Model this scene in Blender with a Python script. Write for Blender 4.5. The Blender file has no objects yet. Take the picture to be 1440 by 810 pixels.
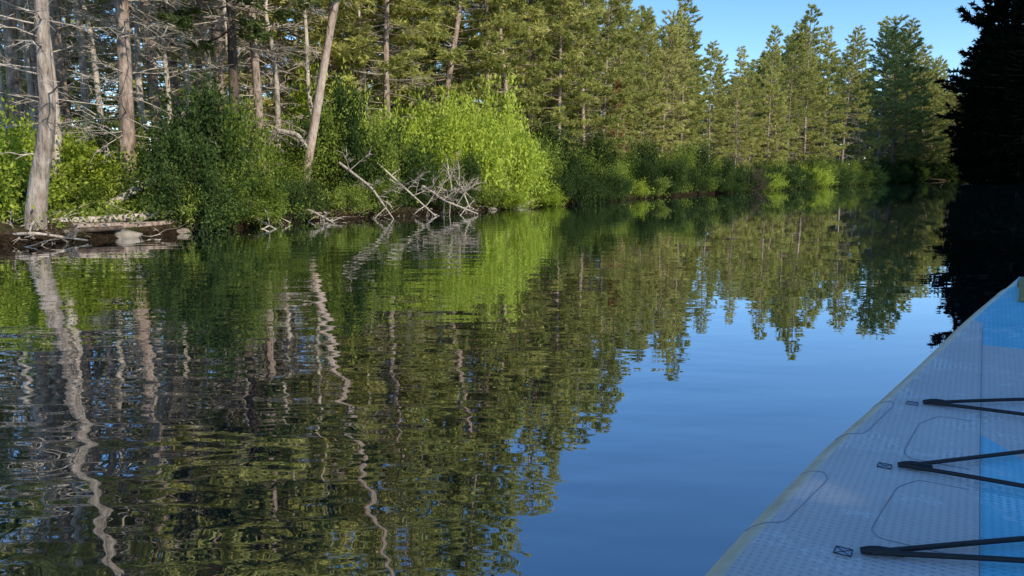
import bpy, bmesh, math, numpy as np
from mathutils import Vector
rng = np.random.default_rng(7)
scene = bpy.context.scene
scene.view_settings.view_transform = 'Standard'
scene.view_settings.look = 'None'
scene.view_settings.exposure = 0

# ------------------------------------------------------------------ helpers
def link(o):
    scene.collection.objects.link(o); return o

def norm(a):
    return a / (np.linalg.norm(a, axis=-1, keepdims=True) + 1e-9)

class MB:
    def __init__(s):
        s.v = []; s.f = []; s.n = 0
    def add(s, verts, faces, mat=0, smooth=False):
        verts = np.asarray(verts, float).reshape(-1, 3)
        faces = np.asarray(faces, int)
        s.v.append(verts); s.f.append((faces + s.n, mat, smooth)); s.n += len(verts)
    def tube(s, pts, rad, k=6, mat=0, smooth=True, wob=0.0, r=None):
        pts = np.asarray(pts, float); n = len(pts)
        rad = np.broadcast_to(np.asarray(rad, float), (n,))
        t = norm(np.gradient(pts, axis=0))
        ref = np.array([0, 0, 1.0]) if abs(t[:, 2]).mean() < .8 else np.array([1.0, 0, 0])
        a = norm(np.cross(t, ref)); b = np.cross(t, a)
        ang = np.linspace(0, 2 * np.pi, k, endpoint=False)
        rr = rad[:, None] * np.ones((n, k))
        if wob and r is not None:
            rr = rr * (1 + r.uniform(-wob, wob, (n, k)))
        V = pts[:, None, :] + rr[..., None] * (np.cos(ang)[None, :, None] * a[:, None, :] + np.sin(ang)[None, :, None] * b[:, None, :])
        i = np.arange(n - 1)[:, None] * k; j = np.arange(k)[None, :]; j2 = (j + 1) % k
        F = np.stack([i + j, i + j2, i + k + j2, i + k + j], -1).reshape(-1, 4)
        s.add(V.reshape(-1, 3), F, mat, smooth)
        if k > 3:
            s.add(V[-1], [list(range(k))], mat, False)
            s.add(V[0], [list(range(k))[::-1]], mat, False)
    def needles(s, c, d, L, W, r, mat=1):
        c = np.asarray(c); n = len(c)
        side = norm(np.cross(d, r.normal(size=(n, 3))))
        L = np.broadcast_to(L, (n,))[:, None]; W = np.broadcast_to(W, (n,))[:, None]
        V = np.stack([c - side * W / 2, c + side * W / 2, c + d * L], 1).reshape(-1, 3)
        s.add(V, np.arange(3 * n).reshape(-1, 3), mat)
    def leaves(s, c, d, L, W, r, mat=1):
        n = len(c)
        side = norm(np.cross(d, r.normal(size=(n, 3)) * np.array([.5, .5, 1.3])))
        L = np.broadcast_to(L, (n,))[:, None]; W = np.broadcast_to(W, (n,))[:, None]
        V = np.stack([c, c + d * L * .5 + side * W / 2, c + d * L, c + d * L * .5 - side * W / 2], 1).reshape(-1, 3)
        s.add(V, np.arange(4 * n).reshape(-1, 4), mat)
    def mesh(s, name, mats):
        me = bpy.data.meshes.new(name)
        V = np.concatenate(s.v)
        lt = []; li = []; mi = []; sm = []
        for F, m, smo in s.f:
            lt.append(np.full(len(F), F.shape[1])); li.append(F.reshape(-1))
            mi.append(np.full(len(F), m)); sm.append(np.full(len(F), smo))
        lt = np.concatenate(lt); li = np.concatenate(li); mi = np.concatenate(mi); sm = np.concatenate(sm)
        me.vertices.add(len(V)); me.vertices.foreach_set('co', V.astype(np.float32).ravel())
        me.loops.add(len(li)); me.loops.foreach_set('vertex_index', li.astype(np.int32))
        me.polygons.add(len(lt))
        me.polygons.foreach_set('loop_start', np.concatenate([[0], np.cumsum(lt)[:-1]]).astype(np.int32))
        me.polygons.foreach_set('loop_total', lt.astype(np.int32))
        me.polygons.foreach_set('material_index', mi.astype(np.int32))
        me.polygons.foreach_set('use_smooth', sm.astype(bool))
        for m in mats: me.materials.append(m)
        me.update(calc_edges=True)
        return me

def obj(name, me, loc=(0, 0, 0), rot=(0, 0, 0), sc=(1, 1, 1), parent=None):
    o = bpy.data.objects.new(name, me); o.location = loc; o.rotation_euler = rot; o.scale = sc
    link(o)
    if parent: o.parent = parent
    return o

# ------------------------------------------------------------------ materials
def nt(name):
    m = bpy.data.materials.new(name); m.use_nodes = True
    t = m.node_tree; t.nodes.clear()
    out = t.nodes.new('ShaderNodeOutputMaterial')
    return m, t, out
def N(t, typ, **kw):
    n = t.nodes.new(typ)
    for k, v in kw.items(): setattr(n, k, v)
    return n
def ramp(t, stops):
    r = t.nodes.new('ShaderNodeValToRGB')
    e = r.color_ramp.elements
    e[0].position, e[0].color = stops[0][0], (*stops[0][1], 1)
    e[1].position, e[1].color = stops[-1][0], (*stops[-1][1], 1)
    for p, c in stops[1:-1]:
        x = e.new(p); x.color = (*c, 1)
    return r
def math_(t, op, a, b=None, c=None):
    n = t.nodes.new('ShaderNodeMath'); n.operation = op
    for i, x in enumerate((a, b, c)):
        if x is None: continue
        if isinstance(x, (int, float)): n.inputs[i].default_value = x
        else: t.links.new(x, n.inputs[i])
    return n.outputs[0]
def noise(t, vec, scale, detail=3, rough=.5):
    n = t.nodes.new('ShaderNodeTexNoise'); n.inputs['Scale'].default_value = scale
    n.inputs['Detail'].default_value = detail; n.inputs['Roughness'].default_value = rough
    if vec is not None: t.links.new(vec, n.inputs['Vector'])
    return n.outputs['Fac']

def foliage_mat(name, dark, mid, light, trans=.35, nscale=1.3):
    m, t, out = nt(name)
    tc = N(t, 'ShaderNodeTexCoord'); geo = N(t, 'ShaderNodeNewGeometry'); oi = N(t, 'ShaderNodeObjectInfo')
    f = noise(t, tc.outputs['Object'], nscale, 1)
    a = math_(t, 'MULTIPLY', geo.outputs['Random Per Island'], .45)
    b = math_(t, 'MULTIPLY', oi.outputs['Random'], .4)
    v = math_(t, 'ADD', math_(t, 'MULTIPLY', f, .75), math_(t, 'ADD', a, b))
    v = math_(t, 'SUBTRACT', v, .29)
    r = ramp(t, [(.1, dark), (.5, mid), (.9, light)])
    t.links.new(v, r.inputs[0])
    d = N(t, 'ShaderNodeBsdfDiffuse')
    tr = N(t, 'ShaderNodeBsdfTranslucent'); mx = N(t, 'ShaderNodeMixShader'); mx.inputs[0].default_value = trans
    t.links.new(r.outputs[0], d.inputs['Color']); t.links.new(r.outputs[0], tr.inputs['Color'])
    t.links.new(d.outputs[0], mx.inputs[1]); t.links.new(tr.outputs[0], mx.inputs[2])
    t.links.new(mx.outputs[0], out.inputs[0])
    return m

def bark_mat(name, c1, c2, c3, sc=1.0):
    m, t, out = nt(name)
    tc = N(t, 'ShaderNodeTexCoord'); mp = N(t, 'ShaderNodeMapping'); mp.inputs['Scale'].default_value = (14 * sc, 14 * sc, 3.5 * sc)
    t.links.new(tc.outputs['Object'], mp.inputs['Vector'])
    f = noise(t, mp.outputs[0], 1.6, 5, .65)
    g = noise(t, tc.outputs['Object'], 1.1, 2)
    v = math_(t, 'ADD', math_(t, 'MULTIPLY', f, .75), math_(t, 'MULTIPLY', g, .3))
    r = ramp(t, [(.35, c1), (.52, c2), (.7, c3)])
    t.links.new(v, r.inputs[0])
    d = N(t, 'ShaderNodeBsdfDiffuse')
    t.links.new(r.outputs[0], d.inputs['Color'])
    bp = N(t, 'ShaderNodeBump'); bp.inputs['Strength'].default_value = .8; bp.inputs['Distance'].default_value = .03
    t.links.new(f, bp.inputs['Height']); t.links.new(bp.outputs[0], d.inputs['Normal'])
    t.links.new(d.outputs[0], out.inputs[0])
    return m

M_bark = bark_mat('pine_bark', (.09, .062, .048), (.30, .22, .17), (.52, .41, .33))
M_barkd = bark_mat('dark_bark', (.03, .022, .018), (.09, .065, .05), (.17, .125, .10))
M_dead = bark_mat('weathered_wood', (.20, .155, .12), (.44, .36, .29), (.66, .57, .48))
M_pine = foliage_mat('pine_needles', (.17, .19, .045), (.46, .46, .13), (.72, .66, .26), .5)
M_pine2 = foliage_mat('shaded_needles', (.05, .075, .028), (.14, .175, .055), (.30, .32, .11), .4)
M_fir = foliage_mat('shade_toned_fir_needles', (.006, .010, .006), (.012, .018, .010), (.022, .03, .014), .1)  # near-black: the grove's backlit shade is put into the needle colour
M_rust = foliage_mat('rust_needles', (.2, .09, .04), (.40, .19, .08), (.5, .3, .13))
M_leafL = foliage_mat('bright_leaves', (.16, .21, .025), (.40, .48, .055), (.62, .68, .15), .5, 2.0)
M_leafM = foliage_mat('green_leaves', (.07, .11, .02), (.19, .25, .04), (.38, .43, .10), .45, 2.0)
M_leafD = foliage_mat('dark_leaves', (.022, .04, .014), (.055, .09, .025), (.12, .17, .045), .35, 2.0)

# ------------------------------------------------------------------ tree builders
def rot_dir(d, ang):
    c, s = np.cos(ang), np.sin(ang)
    x = d[..., 0] * c - d[..., 1] * s; y = d[..., 0] * s + d[..., 1] * c
    return np.stack([x, y, d[..., 2] * np.ones_like(x)], -1)

def bare_branch(mb, r, p0, d, L, rad, mat, sub=5, lich=False):
    n = 5; s = np.linspace(0, 1, n)
    curve = r.uniform(-.25, .2)
    pts = p0 + d * (s * L)[:, None] + np.array([0, 0, 1.0]) * (curve * L * s ** 2)[:, None] + r.normal(size=(n, 3)) * (.03 * L * s)[:, None]
    mb.tube(pts, rad * (1 - .8 * s), 3, mat)
    for k in range(sub):
        q = r.uniform(.25, .95)
        i = min(int(q * (n - 1)), n - 2); fr = q * (n - 1) - i; pb = pts[i] * (1 - fr) + pts[i + 1] * fr
        dd = norm(rot_dir(d, r.choice([-1, 1]) * r.uniform(.4, 1.1)) + np.array([0, 0, r.uniform(-.5, .4)]))
        l = L * (1 - q * .6) * r.uniform(.25, .5)
        s3 = np.linspace(0, 1, 3)
        pp = pb + dd * (s3 * l)[:, None] + np.array([0, 0, -.15 * l]) * (s3 ** 2)[:, None]
        mb.tube(pp, rad * .5 * (1 - .7 * s3), 3, mat)
        if L > .4:
            m = 3
            qs = r.uniform(.2, 1, m)[:, None]
            c = pb + dd * qs * l
            dn = norm(dd + r.normal(size=(m, 3)) * .7)
            mb.needles(c, dn, r.uniform(.08, .2, m), .009, r, mat)

def conifer(seed, H=10., cb=.15, R=1.5, dens=13, kind='pine', deadlow=25, mats=None, topcurve=.8, r0=None, nw=.048, gap=.0, ns=1.0, k=3, m=4, step=1.0):
    r = np.random.default_rng(seed); mb = MB()
    n = 16; s = np.linspace(0, 1, n)
    bx, by = r.normal(size=2) * .12; ph = r.uniform(0, 6)
    path = np.stack([bx * np.sin(s * 3 + ph) - bx * np.sin(ph), by * np.sin(s * 4 + ph) - by * np.sin(ph), s * H - .25], -1)
    r0 = r0 or .0085 * H
    mb.tube(path, r0 * (1 - .93 * s) * (1 + .35 * np.exp(-s * 40)), 9, 0, True, .06, r)
    def tp(z):
        q = np.clip((z + .25) / H, 0, 1)
        return np.array([np.interp(q, s, path[:, 0]), np.interp(q, s, path[:, 1]), z])
    z = cb * H
    C = []; D = []
    lob = r.uniform(0, 6.28, 4)
    while z < H * .985 - .25:
        fr = (z / H - cb) / (1 - cb)
        nb = r.integers(3, 6) if fr < .9 else 3
        a0 = r.uniform(0, 6.28)
        for b in range(nb):
            az = a0 + b * 6.28 / nb + r.uniform(-.4, .4)
            prof = (1 - fr) ** topcurve * min(1, .5 + fr * 2.2)
            lump = 1 + .28 * math.sin(2 * az + lob[0] + z * 1.3) * math.sin(z * 2.1 + lob[1])
            L = (R * prof * lump + .08) * r.uniform(.55, 1.2)
            if r.random() < gap: continue
            el = math.radians(-14 + 50 * fr + r.uniform(-12, 12))
            d = np.array([math.cos(az) * math.cos(el), math.sin(az) * math.cos(el), math.sin(el)])
            p0 = tp(z + r.uniform(-.08, .08))
            q = np.linspace(0, 1, 4)
            up = r.uniform(.02, .25)
            pts = p0 + d * (q * L)[:, None] + np.array([0, 0, 1.]) * (up * L * q ** 2)[:, None]
            mb.tube(pts, max(.006, .016 * L) * (1 - .8 * q), 3, 0)
            nt_ = max(3, int(L * dens))
            qs = np.clip(.22 + .8 * np.sqrt(r.random(nt_)), 0, 1.0)
            base = p0 + d * (qs * L)[:, None] + np.array([0, 0, 1.]) * (up * L * qs ** 2)[:, None]
            td = rot_dir(np.repeat(d[None], nt_, 0), r.choice([-1, 1], nt_) * r.uniform(.3, 1.1, nt_))
            td = norm(td + np.stack([np.zeros(nt_), np.zeros(nt_), r.uniform(-.35, .45, nt_)], -1))
            tl = (.10 + .30 * L * (1.15 - qs)) * r.uniform(.6, 1.2, nt_)
            qq = (np.arange(k) + .7) / k
            c = base[:, None, :] + td[:, None, :] * (qq[None, :, None] * tl[:, None, None])
            dd = np.repeat(td[:, None, :], k, 1)
            C.append(c.reshape(-1, 3)); D.append(dd.reshape(-1, 3))
        z += r.uniform(.12, .28) * (1 if fr < .8 else .8) * step
    zz = np.linspace(H * .93, H - .25, 14); C.append(np.array([tp(a) for a in zz])); D.append(np.tile([0, 0, 1.], (14, 1)))
    C = np.concatenate(C); D = np.concatenate(D)
    c = np.repeat(C, m, 0); d = norm(np.repeat(D, m, 0) + r.normal(size=(len(c), 3)) * .62 + np.array([0, 0, .15]))
    c = c + r.normal(size=c.shape) * .02
    mb.needles(c, d, r.uniform(.08, .165, len(c)) * ns, nw, r, 1)
    for kk in range(deadlow):
        zz = r.uniform(.06, max(cb, .1) + .12) * H
        az = r.uniform(0, 6.28); el = r.uniform(-.5, .25)
        d = np.array([math.cos(az) * math.cos(el), math.sin(az) * math.cos(el), math.sin(el)])
        bare_branch(mb, r, tp(zz), d, R * r.uniform(.3, .75), .011, 2, 5)
    return mb.mesh('conifer_mesh', mats)

def bare_tree(seed, H=8., nb=75, R=1.3, mats=None, r0=.07):
    r = np.random.default_rng(seed); mb = MB()
    n = 14; s = np.linspace(0, 1, n)
    path = np.stack([np.cumsum(r.normal(size=n)) * .035, np.cumsum(r.normal(size=n)) * .035, s * H - .25], -1)
    mb.tube(path, r0 * (1 - .9 * s), 8, 0, True, .07, r)
    for k in range(nb):
        q = r.uniform(.1, .98) ; p = np.array([np.interp(q, s, path[:, i]) for i in range(3)])
        az = r.uniform(0, 6.28); el = r.uniform(-.55, .5)
        d = np.array([math.cos(az) * math.cos(el), math.sin(az) * math.cos(el), math.sin(el)])
        bare_branch(mb, r, p, d, R * (1.1 - q * .8) * r.uniform(.4, 1.1), .012, 0, 7)
    return mb.mesh('bare_tree_mesh', mats)

P3 = lambda f, b=M_bark: [b, f, M_dead]
full = [conifer(10 + i, 10, [.08, .14, .20, .12][i], [1.6, 1.9, 1.45, 1.4][i], 13, deadlow=8, mats=P3(M_pine), topcurve=[.75, .6, .8, .9][i], gap=.05) for i in range(4)]
high = [conifer(20 + i, 11, [.38, .46, .30][i], [1.7, 1.5, 1.9][i], 11, deadlow=40, mats=P3(M_pine), topcurve=.55, gap=.15) for i in range(3)]
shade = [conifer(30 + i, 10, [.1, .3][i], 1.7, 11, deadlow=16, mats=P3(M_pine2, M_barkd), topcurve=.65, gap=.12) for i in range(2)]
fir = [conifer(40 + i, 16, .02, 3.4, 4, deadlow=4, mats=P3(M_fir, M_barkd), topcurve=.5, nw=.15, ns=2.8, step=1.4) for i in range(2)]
bare = [bare_tree(50 + i, [8, 9, 6.5][i], [60, 75, 55][i], [1.2, 1.4, 1.1][i], [M_dead], [.06, .075, .05][i]) for i in range(3)]
rust = conifer(60, 7, .2, .9, 9, deadlow=10, mats=P3(M_rust), topcurve=.8, gap=.35)

def bush(seed, mat, R=1.0, H=1.4, nl=9500, ls=.072):
    r = np.random.default_rng(seed); mb = MB()
    ns = 30; per = nl // ns
    for k in range(ns):
        az = r.uniform(0, 6.28); sp = r.random() ** .6
        tip = np.array([math.cos(az) * R * sp, math.sin(az) * R * sp, H * math.sqrt(max(.02, 1 - (sp * .93) ** 2)) * r.uniform(.4, 1.3)])
        b = np.array([math.cos(az), math.sin(az), 0]) * R * sp * .35; b[2] = -.1
        s = np.linspace(0, 1, 5)
        mid = (b + tip) / 2 + np.array([0, 0, .15 * H])
        pts = ((1 - s) ** 2)[:, None] * b + (2 * s * (1 - s))[:, None] * mid + (s ** 2)[:, None] * tip
        mb.tube(pts, .012 * (1.1 - s), 3, 0)
        q = .1 + .95 * r.random(per) ** .8
        c = ((1 - q) ** 2)[:, None] * b + (2 * q * (1 - q))[:, None] * mid + (q ** 2)[:, None] * tip
        nsp = 9; sd = norm(r.normal(size=(nsp, 3)) + norm(tip - b) * .6); idx = r.integers(0, nsp, per)
        off = r.random(per)[:, None] ** .8 * (.28 * R + .1)
        c = c + sd[idx] * off + r.normal(size=(per, 3)) * .035
        d = norm(sd[idx] + r.normal(size=(per, 3)) * .6)
        mb.leaves(c, d, r.uniform(.7, 1.3, per) * ls, ls * .6, r, 1)
    return mb.mesh('bush_mesh', [M_barkd, mat])
bL = [bush(70, M_leafL, 1.0, 1.3), bush(71, M_leafL, 1.2, 1.2)]
bM = [bush(72, M_leafM, 1.0, 1.4), bush(73, M_leafM, 1.2, 1.0)]
bD = [bush(74, M_leafD, 1.0, 1.5), bush(75, M_leafD, 1.2, 1.0)]

# ------------------------------------------------------------------ terrain and water
left = np.array([(-50, -75), (-28, -35), (-14, -8), (-8, 1.8), (-5.0, 7.3), (-4.2, 8.4), (-3.6, 10), (-3.0, 11.6), (-1.5, 13.4), (.47, 16.4), (3.9, 22.5), (10.4, 32.4), (25.4, 55), (46, 84), (70, 94), (125, 101), (300, 110)], float)
right = np.array([(-25, -75), (-6, -32), (4.2, -8), (8.3, 0), (17.5, 16), (29, 33), (36.5, 48), (38.6, 62), (45, 73), (61, 79), (88, 83), (125, 88), (300, 95)], float)
def seg_dist(px, py, line):
    best = np.full(px.shape, 1e9)
    for a, b in zip(line[:-1], line[1:]):
        d = b - a; t = np.clip(((px - a[0]) * d[0] + (py - a[1]) * d[1]) / (d @ d), 0, 1)
        best = np.minimum(best, np.hypot(px - a[0] - t * d[0], py - a[1] - t * d[1]))
    return best
def inside(px, py):
    poly = np.concatenate([left, right[::-1]]); c = np.zeros(px.shape, bool)
    for a, b in zip(poly, np.roll(poly, -1, 0)):
        cond = ((a[1] > py) != (b[1] > py))
        with np.errstate(divide='ignore', invalid='ignore'):
            xx = (b[0] - a[0]) * (py - a[1]) / (b[1] - a[1] + 1e-12) + a[0]
        c ^= cond & (px < xx)
    return c
def wob(x, y):
    return .5 * np.sin(x * 2.1 + 1.3 * np.sin(y * 1.1)) * np.sin(y * 1.7 + .8) + .3 * np.sin(x * 5.1 + y * 3.3) + .2 * np.sin(y * 8.7 - x * 6.1)
def ground(x, y):
    x = np.asarray(x, float); y = np.asarray(y, float)
    d = np.minimum(seg_dist(x, y, left), seg_dist(x, y, right))
    ins = inside(x, y)
    sd = np.where(ins, -d, d) + .13 * wob(x, y)
    land = .13 * (1 - np.exp(-np.clip(sd, 0, None) / .06)) + .22 * (1 - np.exp(-np.clip(sd, 0, None) / 3.)) + .012 * np.clip(sd, 0, 60) + .035 * wob(x * 1.9, y * 2.3) * np.clip(sd, 0, 1)
    bed = -1.2 * (1 - np.exp(np.clip(sd, None, 0) / 1.2))
    return np.where(sd > 0, land, bed - .02)
n = 380; k = 6.2
u = np.linspace(-1, 1, n)
gx = 600 * np.sinh(k * u) / np.sinh(k) - 2; gy = 600 * np.sinh(k * u) / np.sinh(k) + 12
X, Y = np.meshgrid(gx, gy)
Z = ground(X, Y)
V = np.stack([X, Y, Z], -1).reshape(-1, 3)
i, j = np.meshgrid(np.arange(n - 1), np.arange(n - 1), indexing='ij')
a = i * n + j
F = np.stack([a, a + 1, a + n + 1, a + n], -1).reshape(-1, 4)
m, t, out = nt('forest_floor')
tc = N(t, 'ShaderNodeTexCoord')
f1 = noise(t, tc.outputs['Object'], 1.2, 5, .6); f2 = noise(t, tc.outputs['Object'], 26, 4, .7)
r1 = ramp(t, [(.3, (.045, .033, .022)), (.5, (.14, .095, .058)), (.68, (.30, .22, .14))]); t.links.new(f2, r1.inputs[0])
r2 = ramp(t, [(.3, (.05, .06, .02)), (.7, (.13, .14, .045))]); t.links.new(f2, r2.inputs[0])
mx = N(t, 'ShaderNodeMixRGB'); msk = ramp(t, [(.54, (0, 0, 0)), (.66, (1, 1, 1))]); t.links.new(f1, msk.inputs[0])
t.links.new(msk.outputs[0], mx.inputs[0]); t.links.new(r1.outputs[0], mx.inputs[1]); t.links.new(r2.outputs[0], mx.inputs[2])
# soil is wet and dark at the waterline
sg = N(t, 'ShaderNodeSeparateXYZ'); t.links.new(tc.outputs['Object'], sg.inputs[0])
wr = ramp(t, [(.06, (.22, .21, .2)), (.2, (1, 1, 1))]); t.links.new(math_(t, 'ADD', sg.outputs[2], math_(t, 'MULTIPLY', math_(t, 'SUBTRACT', f1, .5), .15)), wr.inputs[0])
wm = N(t, 'ShaderNodeMixRGB'); wm.blend_type = 'MULTIPLY'; wm.inputs[0].default_value = 1; t.links.new(mx.outputs[0], wm.inputs[1]); t.links.new(wr.outputs[0], wm.inputs[2])
d = N(t, 'ShaderNodeBsdfDiffuse')
bp = N(t, 'ShaderNodeBump'); bp.inputs['Distance'].default_value = .08; t.links.new(f2, bp.inputs['Height']); t.links.new(bp.outputs[0], d.inputs['Normal'])
t.links.new(wm.outputs[0], d.inputs['Color']); t.links.new(d.outputs[0], out.inputs[0])
mb = MB(); mb.add(V, F, 0, True)
obj('ground', mb.mesh('ground', [m]))

m, t, out = nt('river_water')
tc = N(t, 'ShaderNodeTexCoord')
mp = N(t, 'ShaderNodeMapping'); mp.inputs['Rotation'].default_value = (0, 0, math.radians(20)); mp.inputs['Scale'].default_value = (.6, 1.4, 1)
t.links.new(tc.outputs['Object'], mp.inputs['Vector'])
n1 = noise(t, mp.outputs[0], 2.6, 1, .4); n2 = noise(t, mp.outputs[0], 8.0, 1, .4); n3 = noise(t, tc.outputs['Object'], .35, 1)
sx = N(t, 'ShaderNodeSeparateXYZ'); t.links.new(tc.outputs['Object'], sx.inputs[0])
# disturbed water is nearer the left bank
mask = N(t, 'ShaderNodeMapRange'); mask.inputs['From Min'].default_value = 1.0; mask.inputs['From Max'].default_value = -1.2
mask.inputs['To Min'].default_value = .16; mask.inputs['To Max'].default_value = 1.0
lx = math_(t, 'ADD', math_(t, 'SUBTRACT', sx.outputs[0], math_(t, 'MULTIPLY', sx.outputs[1], .12)), math_(t, 'MULTIPLY', math_(t, 'SUBTRACT', n3, .5), 3.))
t.links.new(lx, mask.inputs['Value'])
near_ = N(t, 'ShaderNodeMapRange'); near_.inputs['From Min'].default_value = 2; near_.inputs['From Max'].default_value = 9
near_.inputs['To Min'].default_value = 1.0; near_.inputs['To Max'].default_value = .55; t.links.new(sx.outputs[1], near_.inputs['Value'])
h = math_(t, 'ADD', math_(t, 'MULTIPLY', n1, .0060), math_(t, 'MULTIPLY', n2, .00155))
h = math_(t, 'MULTIPLY', math_(t, 'MULTIPLY', h, mask.outputs[0]), near_.outputs[0])
bp = N(t, 'ShaderNodeBump'); bp.inputs['Strength'].default_value = 1; bp.inputs['Distance'].default_value = 1
t.links.new(h, bp.inputs['Height'])
fr = N(t, 'ShaderNodeFresnel'); fr.inputs['IOR'].default_value = 1.75; t.links.new(bp.outputs[0], fr.inputs['Normal'])
gl = N(t, 'ShaderNodeBsdfGlossy'); gl.inputs['Roughness'].default_value = .0; gl.inputs['Color'].default_value = (.93, .96, 1, 1)
t.links.new(bp.outputs[0], gl.inputs['Normal'])
df = N(t, 'ShaderNodeBsdfDiffuse'); df.inputs['Color'].default_value = (.006, .014, .018, 1)
mx = N(t, 'ShaderNodeMixShader')
ff = math_(t, 'ADD', math_(t, 'MULTIPLY', fr.outputs[0], 1.0), .30)
mn = math_(t, 'MINIMUM', ff, .92)
t.links.new(mn, mx.inputs[0]); t.links.new(df.outputs[0], mx.inputs[1]); t.links.new(gl.outputs[0], mx.inputs[2])
t.links.new(mx.outputs[0], out.inputs[0])
mb = MB(); mb.add([(-590, -580, 0), (590, -580, 0), (590, 600, 0), (-590, 600, 0)], [(0, 1, 2, 3)])
obj('river_water', mb.mesh('river_water', [m]))

# ------------------------------------------------------------------ forest
def g1(x, y): return float(ground(np.array([x]), np.array([y]))[0])
placed = []
def tree(t_, y, H, me, base, name='pine_tree', wide=1.0, x=None, tilt=(0, 0)):
    x = t_ * y if x is None else x
    s = H / base
    w = s * wide
    placed.append((x, y))
    return obj(name, me, (x, y, g1(x, y) - .02), (tilt[0], tilt[1], rng.uniform(0, 6.28)), (w, w, s))

front = [  # tangent of bearing, distance, height, mesh set
 (-.605, 9.4, 8, 'bare'), (-.65, 11, 11, 'high'), (-.59, 12, 12, 'high'), (-.56, 13.0, 9, 'bare'), (-.516, 9.7, 10, 'high'), (-.49, 12, 8, 'bare'), (-.63, 13, 8, 'bare'), (-.54, 11.2, 7, 'bare'), (-.455, 12.0, 7, 'bare'), (-.68, 9.6, 7, 'bare'), (-.355, 13.4, 7.5, 'bare'), (-.315, 14.4, 8, 'bare'), (-.425, 13.2, 8.5, 'bare'), (-.185, 17.2, 8, 'bare'),
 (-.465, 13.5, 12, 'high'), (-.436, 16, 12, 'high'), (-.40, 14.2, 8, 'bare'), (-.383, 14.6, 12, 'high'), (-.367, 11.7, 9, 'shadeh'), (-.345, 17, 12, 'high'),
 (-.333, 12.3, 10, 'high'), (-.30, 17, 11, 'full'), (-.27, 15, 8, 'bare'), (-.24, 18.5, 12, 'full'), (-.202, 18.5, 11.5, 'high'), (-.16, 16.5, 9, 'high'),
 (-.135, 19.5, 11, 'high'), (-.10, 19, 10.5, 'full'), (-.062, 21, 12, 'high'), (-.032, 20.5, 11, 'high'), (.0, 19.8, 9.5, 'full'), (.03, 22.5, 10, 'high'),
 (.06, 21.5, 8.5, 'full'), (.095, 23, 8, 'full'), (.12, 25, 8.0, 'full'), (.15, 26.2, 8, 'full'), (.175, 29, 6.6, 'full'), (.20, 30, 6.8, 'full'),
 (.225, 31.5, 8.2, 'full'), (.262, 34, 6.4, 'full'), (.295, 38, 6.8, 'full'), (.315, 40, 6.0, 'full'), (.34, 41, 8.5, 'full'), (.365, 45, 8.2, 'high'), (.39, 48, 11.2, 'full'),
 (.415, 52, 9.4, 'full'), (.44, 56, 10.2, 'high'), (.465, 60, 12.2, 'full'), (.488, 66, 13, 'high'), (.505, 72, 15.5, 'full'), (.525, 76, 16.0, 'full'), (.543, 84, 15, 'full'), (.556, 92, 14.5, 'full'), (.57, 100, 14, 'full')]
def pick(kind):
    if kind == 'high': return high[rng.integers(3)], 11
    if kind == 'full': return full[rng.integers(4)], 10
    if kind == 'shade': return shade[0], 10
    if kind == 'shadeh': return shade[1], 10
    q = rng.integers(3); return bare[q], [8, 9, 6.5][q]
for (tt, y, H, kd) in front:
    me, b = pick(kd)
    tree(tt, y, H, me, b, 'dead_tree' if kd == 'bare' else 'pine_tree', rng.uniform(.95, 1.25), tilt=tuple(rng.normal(size=2) * .02))
tree(.14, 24.2, 3.6, rust, 7, 'dying_pine_tree')
tree(-.06, 20.0, 3.0, rust, 7, 'dying_pine_tree', .8)

sk = np.array([(-.9, .62), (-.3, .6), (-.17, .42), (-.1, .48), (-.03, .43), (.06, .35), (.12, .30), (.155, .24), (.185, .19), (.225, .23), (.26, .16), (.295, .15), (.34, .18), (.39, .21), (.43, .165), (.486, .19), (.524, .20), (.552, .155), (.58, .12), (.64, .11), (1.2, .11)])
cnt = 0
for k_ in range(9000):
    y = rng.uniform(4, 130) if rng.random() < .4 else rng.uniform(8, 60)
    tt = rng.uniform(-.8, .72); x = tt * y
    d = float(seg_dist(np.array([x]), np.array([y]), left)[0])
    if inside(np.array([x]), np.array([y]))[0]: continue
    if seg_dist(np.array([x]), np.array([y]), right)[0] < d: continue
    if d < 1.6 or d > 17: continue
    P = np.array(placed); md = np.min(np.hypot(P[:, 0] - x, P[:, 1] - y))
    if md < (1.5 + .07 * d + .012 * y): continue
    Hm = .7 + np.interp(tt, sk[:, 0], sk[:, 1]) * y * rng.uniform(.62, 1.0)
    H = min(rng.uniform(9, 13.5) if y < 60 else rng.uniform(11, 17), Hm)
    if H < 4.5: continue
    q = rng.random()
    if tt < -.22:
        kd = 'bare' if q < .16 else 'high' if q < .52 else 'shadeh' if q < .58 else 'full'
    else:
        kd = 'high' if q < .22 else 'shade' if q < .28 else 'full'
    me, b = pick(kd)
    tree(tt, y, H, me, b, 'dead_tree' if kd == 'bare' else 'pine_tree', rng.uniform(.9, 1.35), tilt=tuple(rng.normal(size=2) * .02))
    cnt += 1
    if cnt > 240: break
print('forest', cnt)

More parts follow.
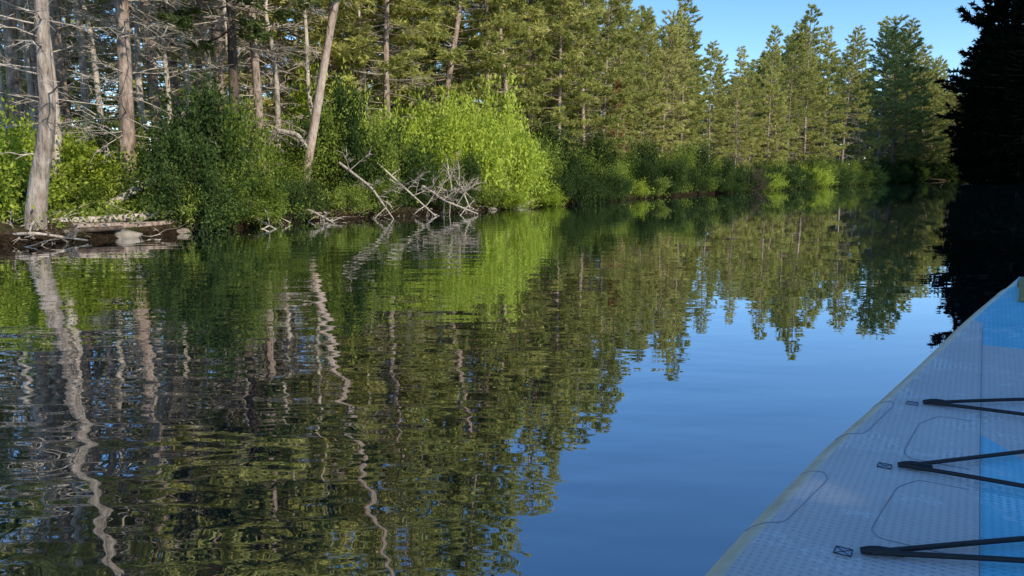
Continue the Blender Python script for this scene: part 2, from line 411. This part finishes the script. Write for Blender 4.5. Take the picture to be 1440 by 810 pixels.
df_ = obj('distant_forest', None)
for k_ in range(110):
    if k_ < 50: y = rng.uniform(30, 115); tt = rng.uniform(-.75, .6)
    else: y = rng.uniform(85, 108); tt = rng.uniform(.5, .85)
    x = tt * y
    dl = seg_dist(np.array([x]), np.array([y]), left)[0]
    if inside(np.array([x]), np.array([y]))[0]: continue
    if seg_dist(np.array([x]), np.array([y]), right)[0] < dl: continue
    if dl < (8 if k_ < 50 else .8): continue
    H = min(rng.uniform(10, 14), .7 + np.interp(tt, sk[:, 0], sk[:, 1]) * y * .85)
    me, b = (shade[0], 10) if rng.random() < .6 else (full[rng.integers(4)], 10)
    s = H / b
    obj('tree', me, (x, y, g1(x, y)), (0, 0, rng.uniform(0, 6)), (s * 1.5, s * 1.5, s), df_)
for q in np.linspace(0, 1, 16):   # low growth closing the far bend
    x = 44 + 30 * q; y = 84.5 + 11.5 * q + rng.uniform(0, 2.5)
    obj('low_growth', bD[rng.integers(2)], (x, y, g1(x, y)), (0, 0, rng.uniform(0, 6)), (2.2, 2.2, 2.0), df_)

# shaded fir grove on the right bank
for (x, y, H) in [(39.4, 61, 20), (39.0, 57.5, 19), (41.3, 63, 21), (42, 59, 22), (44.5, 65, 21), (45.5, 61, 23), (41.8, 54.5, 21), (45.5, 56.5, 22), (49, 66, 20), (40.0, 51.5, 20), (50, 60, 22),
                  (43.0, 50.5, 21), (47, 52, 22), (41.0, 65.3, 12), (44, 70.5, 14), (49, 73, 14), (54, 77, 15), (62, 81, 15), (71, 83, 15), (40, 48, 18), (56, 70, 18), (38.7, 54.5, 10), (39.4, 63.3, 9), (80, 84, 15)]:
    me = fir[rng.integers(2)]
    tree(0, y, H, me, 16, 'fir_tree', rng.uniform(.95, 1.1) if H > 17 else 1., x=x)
# right bank trees beside the boat (they shade the board)
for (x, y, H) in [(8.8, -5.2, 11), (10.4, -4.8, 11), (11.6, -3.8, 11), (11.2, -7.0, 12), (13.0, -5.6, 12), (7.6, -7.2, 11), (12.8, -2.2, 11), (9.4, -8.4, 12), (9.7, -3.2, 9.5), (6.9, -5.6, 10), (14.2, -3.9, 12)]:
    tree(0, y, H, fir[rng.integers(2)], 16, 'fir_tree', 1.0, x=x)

# ------------------------------------------------------------------ hand-placed trunks, logs and snags
def trunk_obj(name, pts, rad, mat, seed, nbr=0, R=.8, upfrom=.2, k=10):
    r = np.random.default_rng(seed); mb = MB()
    pts = np.array(pts, float); q = np.linspace(0, 1, len(pts)); s = np.linspace(0, 1, 24)
    P = np.stack([np.interp(s, q, pts[:, i]) for i in range(3)], -1)
    for _ in range(2): P[1:-1] = (P[:-2] + P[1:-1] * 2 + P[2:]) / 4
    rr = np.interp(s, np.linspace(0, 1, len(rad)), rad)
    mb.tube(P, rr, k, 0, True, .09, r)
    ax = norm(P[-1] - P[0])
    for i in range(nbr):
        a = r.uniform(upfrom, .97); p = np.array([np.interp(a, s, P[:, c]) for c in range(3)])
        d = norm(np.cross(ax, r.normal(size=3)) + ax * r.uniform(-.2, .5))
        bare_branch(mb, r, p, d, R * r.uniform(.3, 1) * (1.15 - a * .6), .012, 1, 6)
    return mb, P
def crown(mb, P, r, a0, R, mat=2):
    C = []; D = []
    for k in range(110):
        a = r.uniform(a0, 1); i = a * (len(P) - 1); i0 = min(int(i), len(P) - 2); p = P[i0] + (P[i0 + 1] - P[i0]) * (i - i0)
        az = r.uniform(0, 6.28); el = r.uniform(-.2, .6); L = R * (1.1 - .8 * (a - a0) / (1 - a0)) * r.uniform(.5, 1.1)
        d = np.array([math.cos(az) * math.cos(el), math.sin(az) * math.cos(el), math.sin(el)])
        q = np.linspace(0, 1, 4); mb.tube(p + d * (q * L)[:, None], .012 * (1.1 - q), 3, 0)
        n_ = int(40 * L) + 5; qs = r.uniform(.3, 1, n_)
        c = p + d * (qs * L)[:, None] + r.normal(size=(n_, 3)) * .11 * L
        C.append(c); D.append(norm(d + r.normal(size=(n_, 3)) * .5))
    C = np.concatenate(C); D = np.concatenate(D); c = np.repeat(C, 5, 0); d = norm(np.repeat(D, 5, 0) + r.normal(size=(len(c), 3)) * .6)
    mb.needles(c, d, r.uniform(.07, .15, len(c)), .036, r, mat)

r_ = np.random.default_rng(3)
mb, P = trunk_obj('a', [(-5.02, 7.75, -.15), (-4.93, 7.75, .6), (-4.74, 7.75, 1.2), (-4.74, 7.75, 1.9), (-4.72, 7.75, 2.5), (-4.5, 7.8, 3.6), (-4.3, 7.8, 5), (-4.1, 7.9, 7.5), (-4.0, 8, 9)], [.12, .092, .075, .068, .062, .055, .048, .038, .015], M_bark, 1, 34, 1.0, .16)
crown(mb, P, r_, .62, 1.2)
obj('pine_tree', mb.mesh('pine', [bark_mat('pale_bark', (.10, .075, .055), (.30, .24, .19), (.52, .44, .36)), M_dead, M_pine]))
mb, P = trunk_obj('b', [(-3.62, 12.6, .0), (-3.3, 12.6, 1.5), (-2.86, 12.6, 3.6), (-2.3, 12.7, 6.2), (-2.0, 12.8, 8)], [.085, .072, .062, .045, .02], M_dead, 2, 26, .8, .3)
obj('leaning_dead_tree', mb.mesh('lean', [bark_mat('pink_wood', (.16, .11, .085), (.38, .28, .22), (.56, .46, .38)), M_dead]))
def log(name, pts, rad, nbr=6, R=.5, seed=0, mat=M_dead):
    mb, P = trunk_obj(name, pts, rad, mat, seed, nbr, R, .15, 8)
    return obj(name, mb.mesh(name, [mat, M_dead]))
log('fallen_log', [(-5.6, 9.0, .2), (-5.0, 9.3, .35), (-4.4, 9.6, .75)], [.05, .05, .045], 8, .6, 11)
log('fallen_log', [(-5.3, 8.1, .17), (-4.6, 8.55, .2), (-4.1, 9.2, .22)], [.04, .05, .04], 5, .4, 12)
log('fallen_log', [(-5.6, 7.5, .12), (-4.9, 7.75, .1), (-4.35, 8.25, .12)], [.03, .035, .025], 7, .4, 31, M_barkd)
log('fallen_log', [(-4.75, 8.0, .14), (-4.2, 8.7, .12), (-3.95, 9.3, .16)], [.045, .04, .03], 6, .4, 32, M_bark)
log('fallen_branch', [(-5.2, 7.5, .1), (-4.8, 7.45, .12), (-4.45, 7.75, .02)], [.02, .015, .008], 9, .35, 33)
log('fallen_log', [(-4.9, 13.0, .3), (-4.1, 12.5, 1.15), (-3.85, 12.4, 1.45)], [.06, .055, .05], 9, .7, 13)
log('fallen_log', [(-3.85, 12.4, 1.42), (-3.5, 12.3, 1.35), (-3.3, 12.1, 1.15)], [.045, .04, .02], 3, .3, 14)
log('fallen_branch', [(-4.6, 11.9, .3), (-4.15, 11.5, .8), (-3.8, 11.3, 1.15)], [.025, .02, .01], 10, .6, 15)
log('fallen_branch', [(-3.5, 11.5, .25), (-3.0, 11.2, .15), (-2.6, 10.85, .0)], [.03, .025, .01], 10, .5, 16)
log('fallen_branch', [(-4.1, 10.3, .3), (-3.5, 10.0, .15), (-3.1, 9.7, .0)], [.03, .025, .01], 8, .4, 17)
log('fallen_branch', [(-2.4, 13.4, .9), (-1.9, 13.0, .5), (-1.3, 12.7, .0)], [.025, .02, .008], 14, .7, 18)
log('fallen_branch', [(-2.9, 12.6, .9), (-2.3, 12.2, .5), (-1.9, 11.9, .0)], [.025, .02, .008], 12, .6, 19)
log('fallen_branch', [(-1.3, 13.9, .1), (-.95, 13.5, .55), (-.75, 13.3, .1)], [.025, .02, .01], 16, .8, 20)
log('fallen_branch', [(-1.6, 13.4, .5), (-1.2, 13.2, .25), (-.6, 13.1, .02)], [.025, .02, .01], 14, .7, 21)
log('fallen_log', [(1.0, 18.4, .35), (.6, 17.2, .15), (.1, 15.6, .02)], [.05, .05, .04], 6, .5, 22)
log('fallen_log', [(56, 84, .1), (51, 80.5, .12), (46.5, 77, .35)], [.2, .2, .14], 8, 1.4, 23)
mb = MB(); r = np.random.default_rng(90)
for k_ in range(90):
    az = r.uniform(0, 6.28); el = r.uniform(-.1, 1.4); d = np.array([math.cos(az) * math.cos(el), math.sin(az) * math.cos(el), math.sin(el)])
    bare_branch(mb, r, d * .1, d, r.uniform(.5, 1.0), .022, 0, 4)
mb.tube([(0, 0, .2), (.5, 1.5, .3), (1, 3, .3)], [.2, .16, .12], 9, 0)
obj('upturned_root_ball', mb.mesh('roots', [M_barkd]), (10.0, 31.4, .1), (0, 0, 0), (1, 1, 1.0))

# ------------------------------------------------------------------ bushes
def shrub(x, y, me, R, H, baseR=1.1, baseH=1.3):
    obj('shrub', me, (x, y, g1(x, y) - .03), (0, 0, rng.uniform(0, 6.28)), (R / baseR, R / baseR, H / baseH))
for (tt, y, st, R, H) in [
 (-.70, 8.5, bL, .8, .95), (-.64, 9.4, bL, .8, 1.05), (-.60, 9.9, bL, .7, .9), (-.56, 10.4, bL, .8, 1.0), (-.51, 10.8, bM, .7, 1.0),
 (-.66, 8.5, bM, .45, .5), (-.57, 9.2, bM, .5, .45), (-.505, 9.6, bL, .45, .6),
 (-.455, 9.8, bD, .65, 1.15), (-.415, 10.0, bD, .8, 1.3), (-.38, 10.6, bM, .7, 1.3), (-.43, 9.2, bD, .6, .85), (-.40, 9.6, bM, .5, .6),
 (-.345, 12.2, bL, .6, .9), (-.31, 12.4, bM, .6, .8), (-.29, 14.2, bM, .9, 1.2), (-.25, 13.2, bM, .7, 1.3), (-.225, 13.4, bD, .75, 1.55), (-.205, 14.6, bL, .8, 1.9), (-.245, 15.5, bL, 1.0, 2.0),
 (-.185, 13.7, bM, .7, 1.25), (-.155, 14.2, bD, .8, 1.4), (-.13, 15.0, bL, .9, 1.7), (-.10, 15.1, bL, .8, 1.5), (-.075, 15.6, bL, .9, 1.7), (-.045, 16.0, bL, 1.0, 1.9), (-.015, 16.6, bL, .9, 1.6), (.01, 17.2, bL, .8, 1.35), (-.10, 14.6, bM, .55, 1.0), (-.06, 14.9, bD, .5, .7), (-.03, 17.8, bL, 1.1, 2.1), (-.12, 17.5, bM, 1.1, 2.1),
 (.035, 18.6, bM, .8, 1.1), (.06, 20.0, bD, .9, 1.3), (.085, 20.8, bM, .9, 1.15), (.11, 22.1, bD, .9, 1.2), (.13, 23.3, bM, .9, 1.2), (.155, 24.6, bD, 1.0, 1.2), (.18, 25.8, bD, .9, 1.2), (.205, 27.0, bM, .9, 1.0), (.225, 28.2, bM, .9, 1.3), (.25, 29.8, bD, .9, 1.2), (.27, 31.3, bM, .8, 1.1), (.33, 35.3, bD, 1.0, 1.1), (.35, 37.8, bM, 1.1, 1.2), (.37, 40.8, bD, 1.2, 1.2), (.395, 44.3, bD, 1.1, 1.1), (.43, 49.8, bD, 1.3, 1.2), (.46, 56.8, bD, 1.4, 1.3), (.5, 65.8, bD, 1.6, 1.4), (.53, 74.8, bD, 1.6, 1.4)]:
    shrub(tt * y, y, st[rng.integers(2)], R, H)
Ls = left[4:14]; sl = np.hypot(*np.diff(Ls, axis=0).T); acc = np.concatenate([[0], np.cumsum(sl)])
q = 2.2
while q < acc[-1] - 1:
    i = min(int(np.searchsorted(acc, q)) - 1, len(sl) - 1)
    dn = (Ls[i + 1] - Ls[i]) / sl[i]; p = Ls[i] + dn * (q - acc[i]); nrm = np.array([-dn[1], dn[0]])
    bare_zone = 9.8 < q < 11.0
    p = p + nrm * rng.uniform(.05, .4)
    grow = 1 + q * .018
    if not bare_zone and rng.random() < .85:
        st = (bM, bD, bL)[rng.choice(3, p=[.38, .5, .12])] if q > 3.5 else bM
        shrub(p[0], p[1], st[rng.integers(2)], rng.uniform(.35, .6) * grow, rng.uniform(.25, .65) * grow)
    q += rng.uniform(.35, .75) * grow

r = np.random.default_rng(5); mb = MB()
Ls = left[3:14]; seglen = np.hypot(*np.diff(Ls, axis=0).T); acc = np.concatenate([[0], np.cumsum(seglen)])
cl = []
while len(cl) < 750:
    q = r.random() ** 1.6 * 60
    i = max(min(np.searchsorted(acc, q) - 1, len(seglen) - 1), 0)
    dn = (Ls[i + 1] - Ls[i]) / seglen[i]; p = Ls[i] + dn * (q - acc[i]); nrm = np.array([-dn[1], dn[0]])
    p = p + nrm * (r.uniform(-.08, .8) if r.random() < .4 else r.uniform(.1, 6))
    cl.append(p)
cl = np.array(cl); gz = ground(cl[:, 0], cl[:, 1])
for (x, y), z in zip(cl, gz):
    if z < 0.0: continue
    nn = 80; h = r.uniform(.1, .35)
    c = np.stack([x + r.normal(size=nn) * .17, y + r.normal(size=nn) * .17, z + r.random(nn) * h], -1)
    mb.leaves(c, norm(r.normal(size=(nn, 3)) + np.array([0, 0, .8])), r.uniform(.03, .09, nn), .028, r, int(r.random() < .4))
# twig litter along the exposed bank
for k_ in range(300):
    q = r.uniform(3.2, 16); i = max(min(np.searchsorted(acc, q) - 1, len(seglen) - 1), 0)
    dn = (Ls[i + 1] - Ls[i]) / seglen[i]; p = Ls[i] + dn * (q - acc[i]); nrm = np.array([-dn[1], dn[0]]); p = p + nrm * r.uniform(-.2, .8)
    z = max(0, g1(p[0], p[1])) + .02; az = r.uniform(0, 6.28); L_ = r.uniform(.1, .5); d = np.array([math.cos(az), math.sin(az), r.uniform(-.1, .5)])
    s3 = np.linspace(0, 1, 4); pts = np.array([p[0], p[1], z]) + d * (s3 * L_)[:, None] + r.normal(size=(4, 3)) * .02
    mb.tube(pts, r.uniform(.003, .01) * (1.1 - s3), 3, 2)
obj('undergrowth', mb.mesh('undergrowth', [M_leafM, M_leafL, M_dead]))

# rocks on the bank
m, t, out = nt('bank_rock')
tc = N(t, 'ShaderNodeTexCoord'); f = noise(t, tc.outputs['Object'], 5, 6, .65)
rr = ramp(t, [(.3, (.12, .09, .065)), (.7, (.34, .29, .23))]); t.links.new(f, rr.inputs[0])
d = N(t, 'ShaderNodeBsdfDiffuse'); t.links.new(rr.outputs[0], d.inputs['Color'])
bp = N(t, 'ShaderNodeBump'); bp.inputs['Distance'].default_value = .03; t.links.new(f, bp.inputs['Height']); t.links.new(bp.outputs[0], d.inputs['Normal']); t.links.new(d.outputs[0], out.inputs[0])
M_rock = m
def rock(x, y, sx_, sy_, sz_, seed):
    r = np.random.default_rng(seed); bm = bmesh.new(); bmesh.ops.create_icosphere(bm, subdivisions=4, radius=1)
    dirs = norm(r.normal(size=(9, 3))); lim = r.uniform(.55, .9, 9)
    for v in bm.verts:
        p = np.array(v.co)
        for dd, l in zip(dirs, lim):
            e = p @ dd
            if e > l: p = p - dd * (e - l) * .85
        p = p * (1 + .03 * math.sin(p[0] * 9 + p[1] * 7) * math.cos(p[2] * 8))
        v.co = p * np.array([sx_, sy_, sz_])
    me = bpy.data.meshes.new('rock'); bm.to_mesh(me); bm.free(); me.materials.append(M_rock)
    for pl in me.polygons: pl.use_smooth = True
    obj('rock', me, (x, y, .02), (0, 0, r.uniform(0, 6)))
for a in [(-4.35, 8.35, .17, .12, .08, 1), (-4.0, 8.95, .1, .1, .05, 3), (-.1, 15.5, .2, .13, .08, 4), (-.4, 15.05, .12, .12, .06, 6)]:
    rock(*a)

# ------------------------------------------------------------------ paddle board
board = obj('paddle_board', None, (.75, .89, 0), (0, 0, -math.radians(32.1)))
S = np.array([-2.2, -2.0, -1.5, -1, -.14, .06, .46, .97, 1.66, 1.9, 2.2, 2.35, 2.4]); HW = np.array([.1, .3, .45, .50, .467, .45, .41, .325, .205, .155, .085, .035, .006])
def hw(s): return np.interp(s, S, HW)
def top(s): return .15 + .15 * np.clip((np.asarray(s, float) - .3) / 2.1, 0, None) ** 1.8
ss = np.concatenate([np.linspace(-2.2, 2.2, 150), np.linspace(2.22, 2.4, 16)])
hs = hw(ss)
for _ in range(6): hs[1:-1] = (hs[:-2] + 2 * hs[1:-1] + hs[2:]) / 4
rows = []
for s, h_ in zip(ss, hs):
    rx = min(.06, h_ * .9); rz = .06; tz = float(top(s)); zc = tz - rz
    pr = []
    for w in np.linspace(0, h_ - rx, 6)[:-1]: pr.append((w, tz))
    for a in np.linspace(90, -90, 15): pr.append((h_ - rx + rx * math.cos(math.radians(a)), zc + rz * math.sin(math.radians(a))))
    pr.append((0, tz - 2 * rz))
    full_ = pr + [(-w, z) for w, z in pr[::-1][1:-1]]
    rows.append([(w, s, z) for w, z in full_])
K = len(rows[0]); V = np.array(rows).reshape(-1, 3)
mb = MB(); nr = len(ss)
i, j = np.meshgrid(np.arange(nr - 1), np.arange(K), indexing='ij')
F = np.stack([i * K + j, (i + 1) * K + j, (i + 1) * K + (j + 1) % K, i * K + (j + 1) % K], -1).reshape(-1, 4)
jj = j.reshape(-1)
isdeck = (jj < 6) | (jj >= K - 6)
mb.add(V, F[isdeck], 0, True); mb.n -= len(V); mb.v.pop(); mb.add(V, F[~isdeck], 1, True)
mb.add(rows[0], [list(range(K))], 1); mb.add(rows[-1], [list(range(K))[::-1]], 1)

m, t, out = nt('deck_pad')
tc = N(t, 'ShaderNodeTexCoord'); sx = N(t, 'ShaderNodeSeparateXYZ'); t.links.new(tc.outputs['Object'], sx.inputs[0])
x_, y_ = sx.outputs[0], sx.outputs[1]
ax = math_(t, 'ABSOLUTE', x_)
cen = math_(t, 'LESS_THAN', ax, .12)
near = math_(t, 'LESS_THAN', math_(t, 'ADD', y_, math_(t, 'MULTIPLY', ax, -1.6)), .46)
far = math_(t, 'GREATER_THAN', y_, 1.42)
blue = math_(t, 'MULTIPLY', cen, math_(t, 'MAXIMUM', near, far))
nose = math_(t, 'GREATER_THAN', math_(t, 'SUBTRACT', y_, math_(t, 'MULTIPLY', ax, 1.5)), 1.5)
blue = math_(t, 'MAXIMUM', blue, nose)
nz = noise(t, tc.outputs['Object'], 9, 5, .65)
nzl = noise(t, tc.outputs['Object'], 2.2, 4, .6)
grey = ramp(t, [(.3, (.58, .51, .48)), (.7, (.76, .67, .62))]); t.links.new(nzl, grey.inputs[0])
blu = ramp(t, [(.35, (.13, .50, .66)), (.7, (.32, .72, .84))]); t.links.new(nzl, blu.inputs[0])
mx = N(t, 'ShaderNodeMixRGB'); t.links.new(blue, mx.inputs[0]); t.links.new(grey.outputs[0], mx.inputs[1]); t.links.new(blu.outputs[0], mx.inputs[2])
p1 = math_(t, 'SINE', math_(t, 'MULTIPLY', math_(t, 'ADD', x_, y_), 260)); p2 = math_(t, 'SINE', math_(t, 'MULTIPLY', math_(t, 'SUBTRACT', x_, y_), 260))
pat = math_(t, 'MAXIMUM', math_(t, 'MULTIPLY', p1, p2), 0)
dk = N(t, 'ShaderNodeMixRGB'); dk.blend_type = 'MULTIPLY'
t.links.new(math_(t, 'MULTIPLY', pat, .28), dk.inputs[0]); t.links.new(mx.outputs[0], dk.inputs[1]); dk.inputs[2].default_value = (.42, .42, .46, 1)
# dried water marks
nzs = noise(t, tc.outputs['Object'], 5.5, 6, .7)
edge = math_(t, 'LESS_THAN', math_(t, 'ABSOLUTE', math_(t, 'SUBTRACT', nzs, .56)), .006)
wm = N(t, 'ShaderNodeMixRGB'); t.links.new(math_(t, 'MULTIPLY', edge, .4), wm.inputs[0]); t.links.new(dk.outputs[0], wm.inputs[1]); wm.inputs[2].default_value = (.95, .92, .9, 1)
wet = ramp(t, [(.54, (.6, .6, .6)), (.62, (.10, .10, .10))]); t.links.new(nzs, wet.inputs[0])
d = N(t, 'ShaderNodeBsdfPrincipled'); t.links.new(wm.outputs[0], d.inputs['Base Color']); t.links.new(wet.outputs[0], d.inputs['Roughness'])
bp = N(t, 'ShaderNodeBump'); bp.inputs['Distance'].default_value = .0015; bp.inputs['Strength'].default_value = .9
t.links.new(math_(t, 'ADD', math_(t, 'MULTIPLY', pat, .8), nz), bp.inputs['Height']); t.links.new(bp.outputs[0], d.inputs['Normal'])
t.links.new(d.outputs[0], out.inputs[0]); M_deck = m
def plain(name, col, rough=.5, bump=0, bs=60):
    m, t, out = nt(name); tc = N(t, 'ShaderNodeTexCoord'); f = noise(t, tc.outputs['Object'], bs, 4, .6)
    c = [x * .8 for x in col]; e = [min(1, x * 1.15) for x in col]
    r = ramp(t, [(.3, c), (.7, e)]); t.links.new(f, r.inputs[0])
    d = N(t, 'ShaderNodeBsdfPrincipled'); d.inputs['Roughness'].default_value = rough; t.links.new(r.outputs[0], d.inputs['Base Color'])
    if bump:
        b = N(t, 'ShaderNodeBump'); b.inputs['Distance'].default_value = bump; t.links.new(f, b.inputs['Height']); t.links.new(b.outputs[0], d.inputs['Normal'])
    t.links.new(d.outputs[0], out.inputs[0]); return m
M_rail = plain('tan_rail', (.70, .58, .42), .35, .0006, 14)
M_cord = plain('black_cord', (.012, .012, .014), .6, .0008, 400)
M_line = plain('groove', (.26, .25, .27), .7)
M_patch = plain('patch', (.42, .42, .46), .5)
M_yel = plain('yellow_handle', (.26, .22, .09), .6)
obj('hull', mb.mesh('hull', [M_deck, M_rail]), parent=board)
def line(name, pts, rad, mat, lift=0., k=6, closed=False, sub=12):
    P = []
    pts = list(pts) + ([pts[0]] if closed else [])
    for a, b in zip(pts[:-1], pts[1:]):
        for q in np.linspace(0, 1, sub, endpoint=False): P.append([a[0] + (b[0] - a[0]) * q, a[1] + (b[1] - a[1]) * q])
    P.append(list(pts[-1])); P = np.array(P)
    for _ in range(3 if sub > 3 else 0): P[1:-1] = (P[:-2] + 2 * P[1:-1] + P[2:]) / 4
    z = top(P[:, 1]) + lift
    h_ = np.interp(P[:, 1], ss, hs) - .06; e = np.clip(np.abs(P[:, 0]) - h_, 0, .0599)
    z = z - (.06 - np.sqrt(.0036 - e ** 2))
    mb = MB(); mb.tube(np.column_stack([P, z]), rad, k, 0); return obj(name, mb.mesh(name, [mat]), parent=board)
for sgn in (-1, 1):
    line('seam', [(sgn * .12, -1.8), (sgn * .12, 1.93)], .0008, M_line, 0)
    line('panel_groove', [(sgn * .135, .43), (sgn * .235, .43), (sgn * .25, .46), (sgn * .235, .66), (sgn * .20, .73), (sgn * .135, .73)], .001, M_line, 0, closed=False)
    line('panel_groove', [(sgn * .135, .045), (sgn * .25, .045), (sgn * .265, .07), (sgn * .245, .27), (sgn * .215, .325), (sgn * .135, .325)], .001, M_line, 0)
    line('rail_patch', [(sgn * .44, .0), (sgn * .385, .02), (sgn * .355, .24), (sgn * .365, .27), (sgn * .41, .28)], .0009, M_line, 0)
    line('rail_patch', [(sgn * .385, .52), (sgn * .33, .53), (sgn * .295, .76), (sgn * .30, .79), (sgn * .345, .80)], .0009, M_line, 0)
anch = [-.023, .369, .80]
def cord(a, b, rad=.0042):
    P = np.linspace(0, 1, 14); x = a[0] + (b[0] - a[0]) * P; y = a[1] + (b[1] - a[1]) * P
    z = top(y) + .007 + .004 * np.sin(P * math.pi)
    mb = MB(); mb.tube(np.column_stack([x, y, z]), rad, 8, 0); obj('bungee_cord', mb.mesh('cord', [M_cord]), parent=board)
for (a, b) in [((-.255, -.023), (.25, .40)), ((-.255, -.023), (.25, .20)), ((-.24, .369), (.25, .84)), ((-.24, .369), (.25, .36)), ((-.225, .80), (.22, 1.07)), ((-.225, .80), (.25, .80))]:
    cord(a, b)
for sgn in (-1, 1):
    for s, w in zip(anch + ([.2] if sgn > 0 else []), [.268, .252, .236, .26]):
        mb = MB(); P = np.linspace(0, 1, 8); x = sgn * (w - .055 * P); y = s + .02 * P; z = top(y) + .006 + .003 * np.sin(P * 3.1)
        mb.tube(np.column_stack([x, y, z]), [.005, .0065, .007, .007, .0065, .006, .0055, .004], 8, 0); obj('webbing_loop', mb.mesh('loop', [M_cord]), parent=board)
        c = (sgn * (w + .022), s - .008); a = .0115
        mb = MB(); zz = float(top(s)) + .002
        mb.add([(c[0] - a, c[1] - a, zz), (c[0] + a, c[1] - a, zz), (c[0] + a, c[1] + a, zz), (c[0] - a, c[1] + a, zz), (c[0] - a, c[1] - a, zz - .004), (c[0] + a, c[1] - a, zz - .004), (c[0] + a, c[1] + a, zz - .004), (c[0] - a, c[1] + a, zz - .004)],
               [(0, 1, 2, 3), (4, 5, 1, 0), (5, 6, 2, 1), (6, 7, 3, 2), (7, 4, 0, 3)])
        obj('stitched_patch', mb.mesh('patch', [M_patch]), parent=board)
        e = a
        line('stitching', [(c[0] - e, c[1] - e), (c[0] + e, c[1] - e), (c[0] + e, c[1] + e), (c[0] - e, c[1] + e)], .0009, M_cord, .0022, 5, True, 2)
        line('stitching', [(c[0] - e, c[1] - e), (c[0] + e, c[1] + e)], .0007, M_cord, .0022, 5, False, 2)
        line('stitching', [(c[0] - e, c[1] + e), (c[0] + e, c[1] - e)], .0007, M_cord, .0022, 5, False, 2)
mb = MB(); P = np.linspace(0, math.pi, 14); mb.tube(np.column_stack([.0 * P, 2.12 + .11 * np.cos(P), top(2.12 + .11 * np.cos(P)) + .045 * np.sin(P)]), .014, 8, 0)
obj('grab_handle', mb.mesh('handle', [M_yel]), parent=board)

# ------------------------------------------------------------------ light, sky, camera
az = math.radians(134); el = math.radians(32)
sd = Vector((math.sin(az) * math.cos(el), math.cos(az) * math.cos(el), math.sin(el)))
L = bpy.data.lights.new('sun', 'SUN'); L.energy = 5; L.angle = math.radians(.5); L.color = (1, .93, .77)
lo = bpy.data.objects.new('sun', L); lo.rotation_euler = sd.to_track_quat('Z', 'Y').to_euler(); link(lo)
w = bpy.data.worlds.new('World'); scene.world = w; w.use_nodes = True
t = w.node_tree; bg = t.nodes['Background']; sky = t.nodes.new('ShaderNodeTexSky'); sky.sky_type = 'NISHITA'
sky.sun_disc = False; sky.sun_elevation = el; sky.sun_rotation = az; sky.altitude = 1500; sky.air_density = 1.0; sky.dust_density = .2; sky.ozone_density = 2.8
hsv = t.nodes.new('ShaderNodeHueSaturation'); hsv.inputs['Saturation'].default_value = 1.18; hsv.inputs['Value'].default_value = 1.6
t.links.new(sky.outputs[0], hsv.inputs['Color']); t.links.new(hsv.outputs[0], bg.inputs[0]); bg.inputs[1].default_value = .15
cam = bpy.data.cameras.new('camera'); cam.lens = 26; cam.sensor_width = 36; cam.clip_start = .02; cam.clip_end = 3000
co = bpy.data.objects.new('camera', cam); co.location = (0, 0, .7); co.rotation_euler = (math.radians(90 - 8.69), 0, 0); link(co)
scene.camera = co
